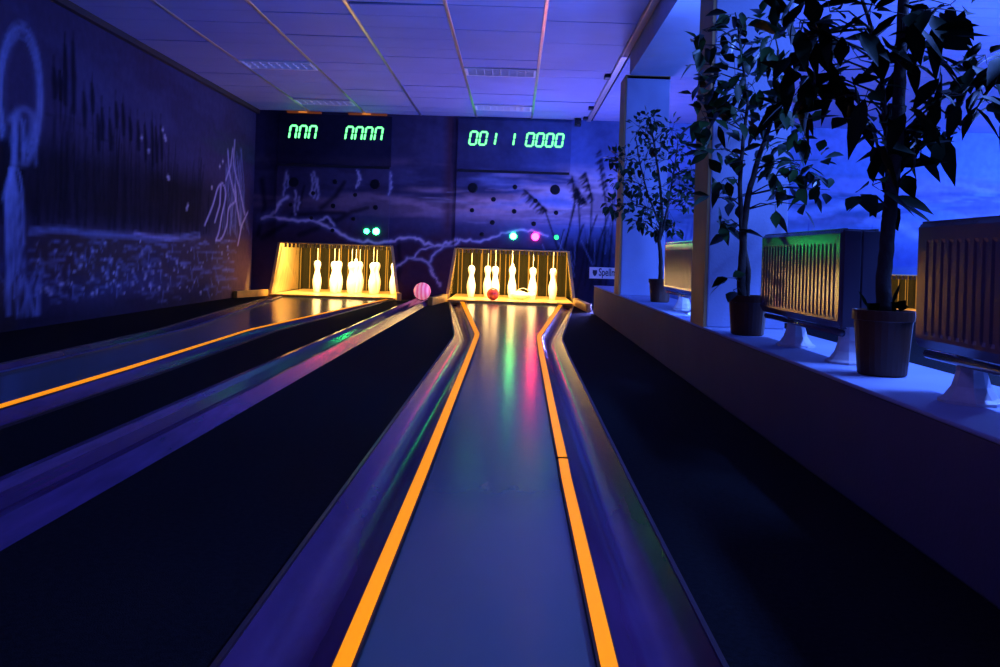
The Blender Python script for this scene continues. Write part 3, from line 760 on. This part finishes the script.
def machine(x0, x1, holes, lamps, label):
    z0, z1 = .632, 1.485
    root = thing('machine_front', ((x0+x1)/2, YW, z0), label, 'machine panel', 'painted machine fronts over the pits')
    m_ = MB(); yf = YW-.022
    patch(m_, (x0,yf,z0),(x1,yf,z0),(x0,yf,z1),(x1,yf,z1), .012)
    m_.box((x0,yf+.001,z0),(x1,YW-.001,z1))
    p = m_.build('panel', M['wallpaint'], root); paint(p, cw, 0, 2)
    for (px,py,r) in holes:
        x, z = wall_xz(px,py); m_ = MB(); m_.disc_y((x,yf,z), r/87.4, .006)
        h_ = m_.build('round_opening' if r > 3.5 else 'pin_lamp', M['hole'], root)
        h_['label'] = 'black round opening' if r > 3.5 else 'unlit pin lamp'
    for (px,py,r,mm,lb) in lamps:
        x, z = wall_xz(px,py); m_ = MB(); m_.disc_y((x,yf,z), r/87.4, .012); o = m_.build('signal_lamp', M[mm], root); o['label'] = lb
    return root
machine(-2.735,-1.44,[(294.5,182.5,5),(375.7,184.5,5),(335.7,182,2.4),(313.7,193.3,2.1),(355.7,195,2.1),(291.5,205,2.0),(333.7,206,2.4),(376,207.6,2.4),(312,218,2.0),(354,219,2.0),(333,230.5,2.0)],
        [(367,231.3,2.6,'green','lit green lamp'),(376.6,231.5,3.3,'green_pale','bright pale green lamp')], 'dark painted machine front over the left pit with two green lamps lit')
machine(-.685,.61,[(473,188,5),(555,190,5),(515,187.3,2.4),(493.6,199.5,2.4),(535.5,201,2.2),(472.2,210.4,2.2),(514.2,211.5,2.4),(556,213,2.2),(492.5,222.6,2.4),(533.7,224,2.4),(482,234.5,2.2)],
        [(513.3,236.2,3.3,'green_pale','bright pale green lamp'),(535.2,236.8,3.7,'red','bright red lamp'),(556.3,237.4,2.3,'green_dim','dim green lamp')], 'blue painted machine front over the central pit with green and red lamps')
# emissive strips added for the amber glow on the wood over the left scoreboard
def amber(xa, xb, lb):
    root = thing('glow_strip', ((xa+xb)/2,10.26,2.1), lb, 'lamp', 'amber strip lamps over the left scoreboard')
    m_ = MB(); m_.box((xa,10.252,2.094),(xb,10.298,2.115)); m_.build('glow_bar', M['amber'], root, bevel=.004)
    m_ = MB(); m_.box(((xa+xb)/2-.06,10.244,2.097),((xa+xb)/2+.04,10.252,2.112)); m_.build('glow_core', M['ambercore'], root, bevel=.003)
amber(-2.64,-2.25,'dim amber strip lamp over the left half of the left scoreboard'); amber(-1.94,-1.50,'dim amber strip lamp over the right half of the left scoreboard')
# white sign
sx0, sz1 = wall_xz(589.5,267); _, sz0 = wall_xz(589.5,278.3); sx1 = sx0 + .56
sg = thing('wall_sign', ((sx0+sx1)/2,YW,sz0), 'small white lettered sign with dark crest on the end wall beside the pillar', 'sign')
m_ = MB(); m_.box((sx0,YW-.012,sz0),(sx1,YW-.001,sz1)); m_.build('sign_plate', M['sign'], sg, bevel=.002)
m_ = MB(); cx_, cz_ = sx0+.062, (sz0+sz1)/2
sh = [(-.024,.034),(-.008,.028),(0,.036),(.008,.028),(.024,.034),(.026,.0),(.016,-.024),(0,-.04),(-.016,-.024),(-.026,0)]
m_.add([(cx_+a,YW-.0145,cz_+b) for a,b in sh] + [(cx_+a,YW-.011,cz_+b) for a,b in sh], [tuple(range(9,-1,-1))] + [(i,(i+1)%10,10+(i+1)%10,10+i) for i in range(10)])
m_.build('crest', M['ink'], sg)
fc = bpy.data.curves.new('lettering','FONT'); fc.body = 'Spellm'; fc.size = .105; fc.extrude = .001; fc.offset = .0015
fc.materials.append(M['ink']); fo = bpy.data.objects.new('lettering', fc); COL.objects.link(fo); fo.parent = sg
fo.rotation_euler = (PI/2,0,0); fo.location = Vector((sx0+.105,YW-.0135,sz0+.035)) - Vector(sg.location); fo.scale = (.74,1.15,1)
bpy.context.view_layer.update()
me_ = bpy.data.meshes.new_from_object(fo); fm = bpy.data.objects.new('lettering_mesh', me_); COL.objects.link(fm)
fm.parent = sg; fm.location = fo.location; fm.rotation_euler = fo.rotation_euler; fm.scale = fo.scale
bpy.data.objects.remove(fo); fm.name = 'lettering'

# ------------------------------------------------------------------ radiators
def radiator(y0, y1, feet, label, zb=.375, zt_=.655):
    x0 = .905; th = .115
    root = thing('radiator', (x0+th/2,(y0+y1)/2,ZL+.006), label, 'radiator', 'panel radiators on the low wall')
    def panel(xf, s, nm):
        m_ = MB(); L = y1-y0; pitch = .034; n = int((L-.06)/pitch); prof_ = [(y0,.012),(y0+.012,0)]
        st_ = y0 + (L - n*pitch)/2
        for k in range(n):
            a = st_+k*pitch; prof_ += [(a+.006,0),(a+.012,.0032),(a+.022,.0032),(a+.028,0)]
        prof_ += [(y1-.012,0),(y1,.012)]
        zs = [(zb,1),(zb+.02,0),(zb+.028,0),(zb+.036,2),(zt_-.05,2),(zt_-.042,0),(zt_-.014,0),(zt_-.003,1)]
        vs = []; fs = []
        for (z,md) in zs:
            for (y,dp) in prof_:
                base = dp if md == 2 else (dp if y in (y0,y1) else 0)
                if md == 1: base += .010
                vs.append((xf + s*base, y, z))
        W_ = len(prof_)
        for i in range(len(zs)-1):
            for q in range(W_-1): k = i*W_+q; fs.append((k,k+W_,k+W_+1,k+1) if s > 0 else (k,k+1,k+W_+1,k+W_))
        m_.add(vs, fs); m_.build(nm, M['white_enamel'], root)
    panel(x0, 1, 'front_panel'); panel(x0+th, -1, 'rear_panel')
    for y in (y0, y1-.006):
        for xa_, xb_ in ((x0+.008, x0+th/2-.002), (x0+th/2+.002, x0+th-.008)):
            m_ = MB(); m_.box((xa_,y,zb+.005),(xb_,y+.006,zt_-.006)); m_.build('end_cap', M['white_enamel'], root, bevel=.002)
    m_ = MB()
    n = int((y1-y0)/.02)
    for k in range(n): y = y0+.01+k*.02; m_.box((x0+.014,y,zt_-.010),(x0+th-.014,y+.006,zt_-.002))
    m_.box((x0+.012,y0+.004,zt_-.008),(x0+.018,y1-.004,zt_)); m_.box((x0+th-.018,y0+.004,zt_-.008),(x0+th-.012,y1-.004,zt_))
    m_.build('top_grille', M['white_enamel'], root)
    m_ = MB(); m_.tube([(x0+.02,y0+.03,zb-.014),(x0+.02,y1-.03,zb-.014)], .010, 10); m_.tube([(x0+th-.03,y0+.03,zb-.012),(x0+th-.03,y1-.03,zb-.012)], .008, 10); m_.build('pipe', M['white_enamel'], root, smooth=True)
    for yf in feet:
        m_ = MB(); fx = x0+th*.42; z00 = ZL+.006
        prof_ = [(.062,.060,0),(.062,.060,.006),(.050,.050,.012),(.034,.036,.034),(.026,.028,.065),(.026,.028,.105)]
        vs = []; fs = []
        for (hy,hx,z) in prof_:
            c = .35
            vs += [(fx+sx*hx, yf+sy*hy, z00+z) for sx,sy in ((-1,-c),(-1,c),(-c,1),(c,1),(1,c),(1,-c),(c,-1),(-c,-1))]
        for i in range(len(prof_)-1):
            for q in range(8): a = i*8+q; b = i*8+(q+1)%8; fs.append((b,a,a+8,b+8))
        fs.append(tuple(range(8)))
        m_.add(vs, fs); m_.build('foot', M['foot'], root)
    return root
radiator(1.02,2.03,(1.86,1.2),'fluted panel radiator nearest the camera, behind the largest potted plant')
radiator(2.49,3.30,(2.54,3.02),'fluted panel radiator between the two large potted plants, reflecting gold light')
radiator(4.42,5.42,(5.02,4.6),'fluted panel radiator half hidden behind the near pillar')

# ------------------------------------------------------------------ potted plants
def leaf(m_, base, d, L, Wd, up, droop=0.25, lobes=False):
    d = d.normalized(); side = d.cross(up)
    if side.length < 1e-3: side = d.cross(Vector((1,0,0)))
    side.normalize(); nrm = side.cross(d)
    prof_ = [(0,.03),(.18,.62),(.42,1.0),(.7,.66),(.88,.26),(1.0,.0)]
    vs = []; fs = []
    for (t, wv) in prof_:
        c = base + d*(L*t) - Vector((0,0,1))*(droop*L*t*t)
        vs += [c - side*(Wd*.5*wv) + nrm*(.12*Wd*wv), c, c + side*(Wd*.5*wv) + nrm*(.12*Wd*wv)]
    for i in range(len(prof_)-1):
        k = 3*i; fs += [(k,k+1,k+4,k+3),(k+1,k+2,k+5,k+4)]
    m_.add(vs, fs)
def rvec(r): 
    while True:
        v = Vector((r.uniform(-1,1), r.uniform(-1,1), r.uniform(-1,1)))
        if .05 < v.length < 1: return v
def plant(px, py, d, ph, rt, rb, stems, clusters, L, Wd, per, lm, label, cat='potted plant', seed=1, dens=1.0, low=None, depth=.12, thick=.012):
    r = random.Random(seed); base = at(px, py, d); base.z = ZL+.006
    root = thing('potted_plant', base, label, cat, 'potted plants on the low wall')
    m_ = MB(); m_.lathe([(rb*.9,0),(rb,.004),(rt*.93,ph-.028),(rt*.94,ph-.026),(rt,ph-.025),(rt,ph),(rt-.008,ph),(rt-.012,ph-.022)], base, 28)
    m_.build('pot', M['pot'], root, smooth=False)
    m_ = MB(); m_.lathe([(rt-.012,ph-.03),(rt-.02,ph-.018),(rt*.4,ph-.008),(.002,ph-.006)], base, 24); m_.build('soil', M['soil'], root, smooth=True)
    wood = MB(); allp = []
    for (pts, r0, r1) in stems:
        P3 = []
        for i, q in enumerate(pts):
            p = at(q[0], q[1], d + (q[2] if len(q) > 2 else 0)); P3.append(p)
        fine = []
        for a, b in zip(P3[:-1], P3[1:]):
            for k in range(4): fine.append(a.lerp(b, k/4) + rvec(r)*.002)
        fine.append(P3[-1]); nF = len(fine)
        wood.tube(fine, [r0 + (r1-r0)*i/(nF-1) for i in range(nF)], 8); allp += fine
    fol = MB()
    for cl_ in clusters:
        (cx_, cy_, rr) = cl_[:3]; nn = cl_[3] if len(cl_) > 3 else per
        dd = d + r.uniform(-depth, depth); c = at(cx_, cy_, dd); R = rr*d/FPX
        j = min(allp, key=lambda p: (p-c).length + .6*max(0, p.z-c.z+.03))
        mid = j.lerp(c, .5) + Vector((0,0,.02)) + rvec(r)*.01
        wood.tube([j, mid, c], [thick*.28, thick*.2, thick*.1], 5)
        for k in range(int(nn*dens)):
            v = rvec(r); p = c + Vector((v.x*R, v.y*R*1.2, v.z*R))
            if r.random() < .35: wood.tube([c, p], [.0012,.0008], 4, cap=False)
            out = (p - c)*(1/R) + rvec(r)*.55 + Vector((0,0,-.12))
            leaf(fol, p, out, L*r.uniform(.6,1.1), Wd*r.uniform(.7,1.1), (rvec(r)*.8 + Vector((0,0,1))).normalized(), r.uniform(.0,.35))
    if low:
        for (sx, sy, ex, ey, LW_) in low:
            a, b = at(sx,sy,d), at(ex,ey,d-.02); leaf(fol, a, b-a, (b-a).length, LW_, Vector((.3,-1,.2)), .02)
    wood.build('stem', M['bark'], root, smooth=True)
    fol.build('foliage', lm, root, smooth=True)
    return root
# small one behind the near pillar
cl1 = [(627,160,14),(640,128,12),(655,140,14),(672,130,12),(645,160,16),(664,160,16),(682,150,12),(615,158,9),(622,180,12),(640,185,16),(660,188,16),(680,178,14),(692,170,9),(630,205,12),(648,210,14),(668,210,14),(686,200,12),(655,228,11),(672,228,10),(612,205,8),(650,118,8),(690,190,8),(640,222,8)]
plant(659.5,302.5,5.86,.150,.076,.060, [([(660,285),(661,262),(659,240,.0),(662,215),(660,185),(655,150),(650,120)],.016,.004), ([(660,240),(668,205,.03),(675,165,.05),(678,140,.05)],.009,.003), ([(660,225),(648,195,-.03),(640,165,-.05),(636,140,-.04)],.007,.003)],
      cl1, .054, .034, 34, M['leaf3'], 'small-leaved potted fig tree in front of the far pillar', seed=5, depth=.15)
# middle one
cl2 = [(703,30,9,4),(700,45,9,6),(716,42,7,3),(735,14,9,5),(742,28,9,6),(760,20,12,7),(752,45,12,8),(772,40,16,12),(725,60,10,5),(735,75,14,10),(712,88,12,8),(728,95,12,9),(752,85,16,12),(775,75,16,12),(700,78,8,4),(698,98,10,5),(705,118,14,10),(722,125,12,9),(740,118,12,8),(762,118,14,9),(785,105,14,10),(800,125,14,11),(790,140,14,10),(770,145,12,8),(712,150,12,8),(728,155,10,6),(745,160,8,4),(775,168,12,8),(800,165,14,9),(818,160,9,5),(790,185,10,5),(812,190,10,5),(830,190,7,3),(725,178,10,5),(718,198,10,6),(735,200,8,4),(775,205,8,4),(805,205,8,3),(722,222,9,6),(735,232,8,4),(820,178,8,4),(733,290,5,2),(733,278,6,3),(795,90,12,8),(690,65,6,2)]
plant(747,337.5,3.43,.150,.077,.062, [([(742,300),(741,280),(743,250),(744,225),(748,195),(758,160),(770,125),(776,90),(778,50)],.019,.005), ([(746,300),(748,270),(742,240),(741,215),(740,180),(743,140),(748,105),(742,60),(738,25)],.013,.004)],
      cl2, .088, .048, 11, M['leaf'], 'potted fig tree with twin twisted stems beside the near pillar', seed=9, dens=1.25, depth=.06)
# large one
cl3 = [(800,20,18,8),(830,12,18,8),(820,45,20,10),(795,55,16,8),(850,30,18,8),(870,10,16,6),(780,35,12,5),(840,70,18,9),(815,80,18,8),(795,95,14,6),(860,60,14,6),(845,95,14,6),(905,15,16,6),(930,10,16,7),(950,5,14,5),(965,12,10,3),(905,45,18,8),(925,35,12,5),(900,65,16,7),(935,60,8,3),(940,72,8,3),(868,90,10,4),(880,45,12,5),(972,70,14,6),(985,55,14,5),(965,95,16,6),(985,100,14,6),(978,85,14,6),(998,75,10,4),(932,92,7,2),(928,115,9,3),(940,128,12,6),(960,130,9,3),(880,120,14,6),(865,112,10,4),(905,105,10,4),(895,130,12,6),(870,140,8,3),(900,150,10,5),(872,185,9,4),(885,200,10,6),(860,195,7,2),(915,150,8,3),(925,140,7,3),(898,170,8,3),(1010,60,16,5),(1012,100,14,4),(845,118,8,3)]
plant(881.5,377,2.29,.165,.076,.060, [([(884,312),(883,285),(886,250),(889,215),(893,175),(897,135),(899,95),(901,50),(903,5),(905,-30)],.021,.014), ([(893,170),(886,140),(884,105),(881,65),(872,30),(862,0)],.008,.005), ([(896,150),(915,120,.03),(940,100,.04),(968,85,.05)],.004,.002), ([(890,210),(900,180,-.02),(920,160,-.03)],.004,.002)],
      cl3, .115, .047, 12, M['leaf2'], 'large broad-leaved potted plant nearest the camera on the low wall', seed=21, dens=1.2, depth=.10,
      low=[(868,308,858,290,.012),(868,310,880,303,.03),(895,308,906,300,.03),(885,310,897,302,.035),(900,311,905,303,.03),(890,308,901,280,.012),(872,312,866,303,.03),(896,312,885,303,.03)])

# ------------------------------------------------------------------ lights
def point(name, loc, col, e, r=.08):
    l = bpy.data.lights.new(name, 'POINT'); l.color = col; l.energy = e; l.shadow_soft_size = r
    o = bpy.data.objects.new(name, l); COL.objects.link(o); o.location = loc; return o
def area(name, loc, rot, sx, sy, col, e, spread=PI):
    l = bpy.data.lights.new(name, 'AREA'); l.shape = 'RECTANGLE'; l.size = sx; l.size_y = sy; l.color = col; l.energy = e; l.spread = spread
    o = bpy.data.objects.new(name, l); COL.objects.link(o); o.location = loc; o.rotation_euler = rot; return o
UV = (0.09, 0.21, 1.0)
VIO = (0.20, 0.16, 1.0)
# ultraviolet and blue tubes of the neighbouring room
area('uv_tube_near', (2.0,2.3,2.02), (0,math.radians(18),0), .12, 1.2, UV, 110)
point('uv_lamp_mid', (3.6,4.9,.62), UV, 350, .15)
point('uv_lamp_far', (6.2,8.6,1.2), UV, 270, .15)
# added unseen fill light past the end of the low wall, brightening the ceilings
area('uv_fill_floor', (1.0,9.42,.10), Vector((-.45,-.6,.8)).to_track_quat('-Z','Y').to_euler(), .3, .2, (.18,.19,1.0), 92)
# small added fill light hidden behind the near pillar, brightening the soffit
area('uv_fill_ledge', (1.0,4.28,.36), Vector((.05,.55,1)).to_track_quat('-Z','Y').to_euler(), .18, .12, UV, 65)
# added blue fill lights, out of view behind and above the camera
point('uv_fill_approach', (1.2,-1.8,1.3), UV, 28, .15)
area('uv_fill_overhead', (-.4,1.0,2.05), (0,0,0), 1.2, .1, VIO, 9)
# warm lamps inside the pits
for cx_, e in ((c1,125),(c2,120),(c3,60)):
    area('pit_lamp', (cx_,10.46,.98), (math.radians(22),0,0), 1.15, .12, (1.0,.70,.26), e)

world_ = bpy.data.worlds.new('World'); SC.world = world_; world_.use_nodes = True
world_.node_tree.nodes['Background'].inputs['Color'].default_value = (0.002,0.002,0.006,1)

# ------------------------------------------------------------------ camera
cam = bpy.data.cameras.new('Camera'); co = bpy.data.objects.new('Camera', cam); COL.objects.link(co)
cam.sensor_fit = 'HORIZONTAL'; cam.sensor_width = 36; cam.lens = 36*FPX/1000
cam.shift_x = -(VX-500)/1000; cam.shift_y = -(333.5-VY)/1000
cam.clip_start = .02
co.matrix_world = Matrix.Translation((0,0,EYE)) @ Matrix.Rotation(PI/2,4,'X') @ Matrix.Rotation(math.atan(TH),4,'Z')
SC.camera = co
vs_ = SC.view_settings
vs_.view_transform = 'Standard'; vs_.look = 'None'; vs_.gamma = 1; vs_.use_curve_mapping = False; vs_.exposure = 0
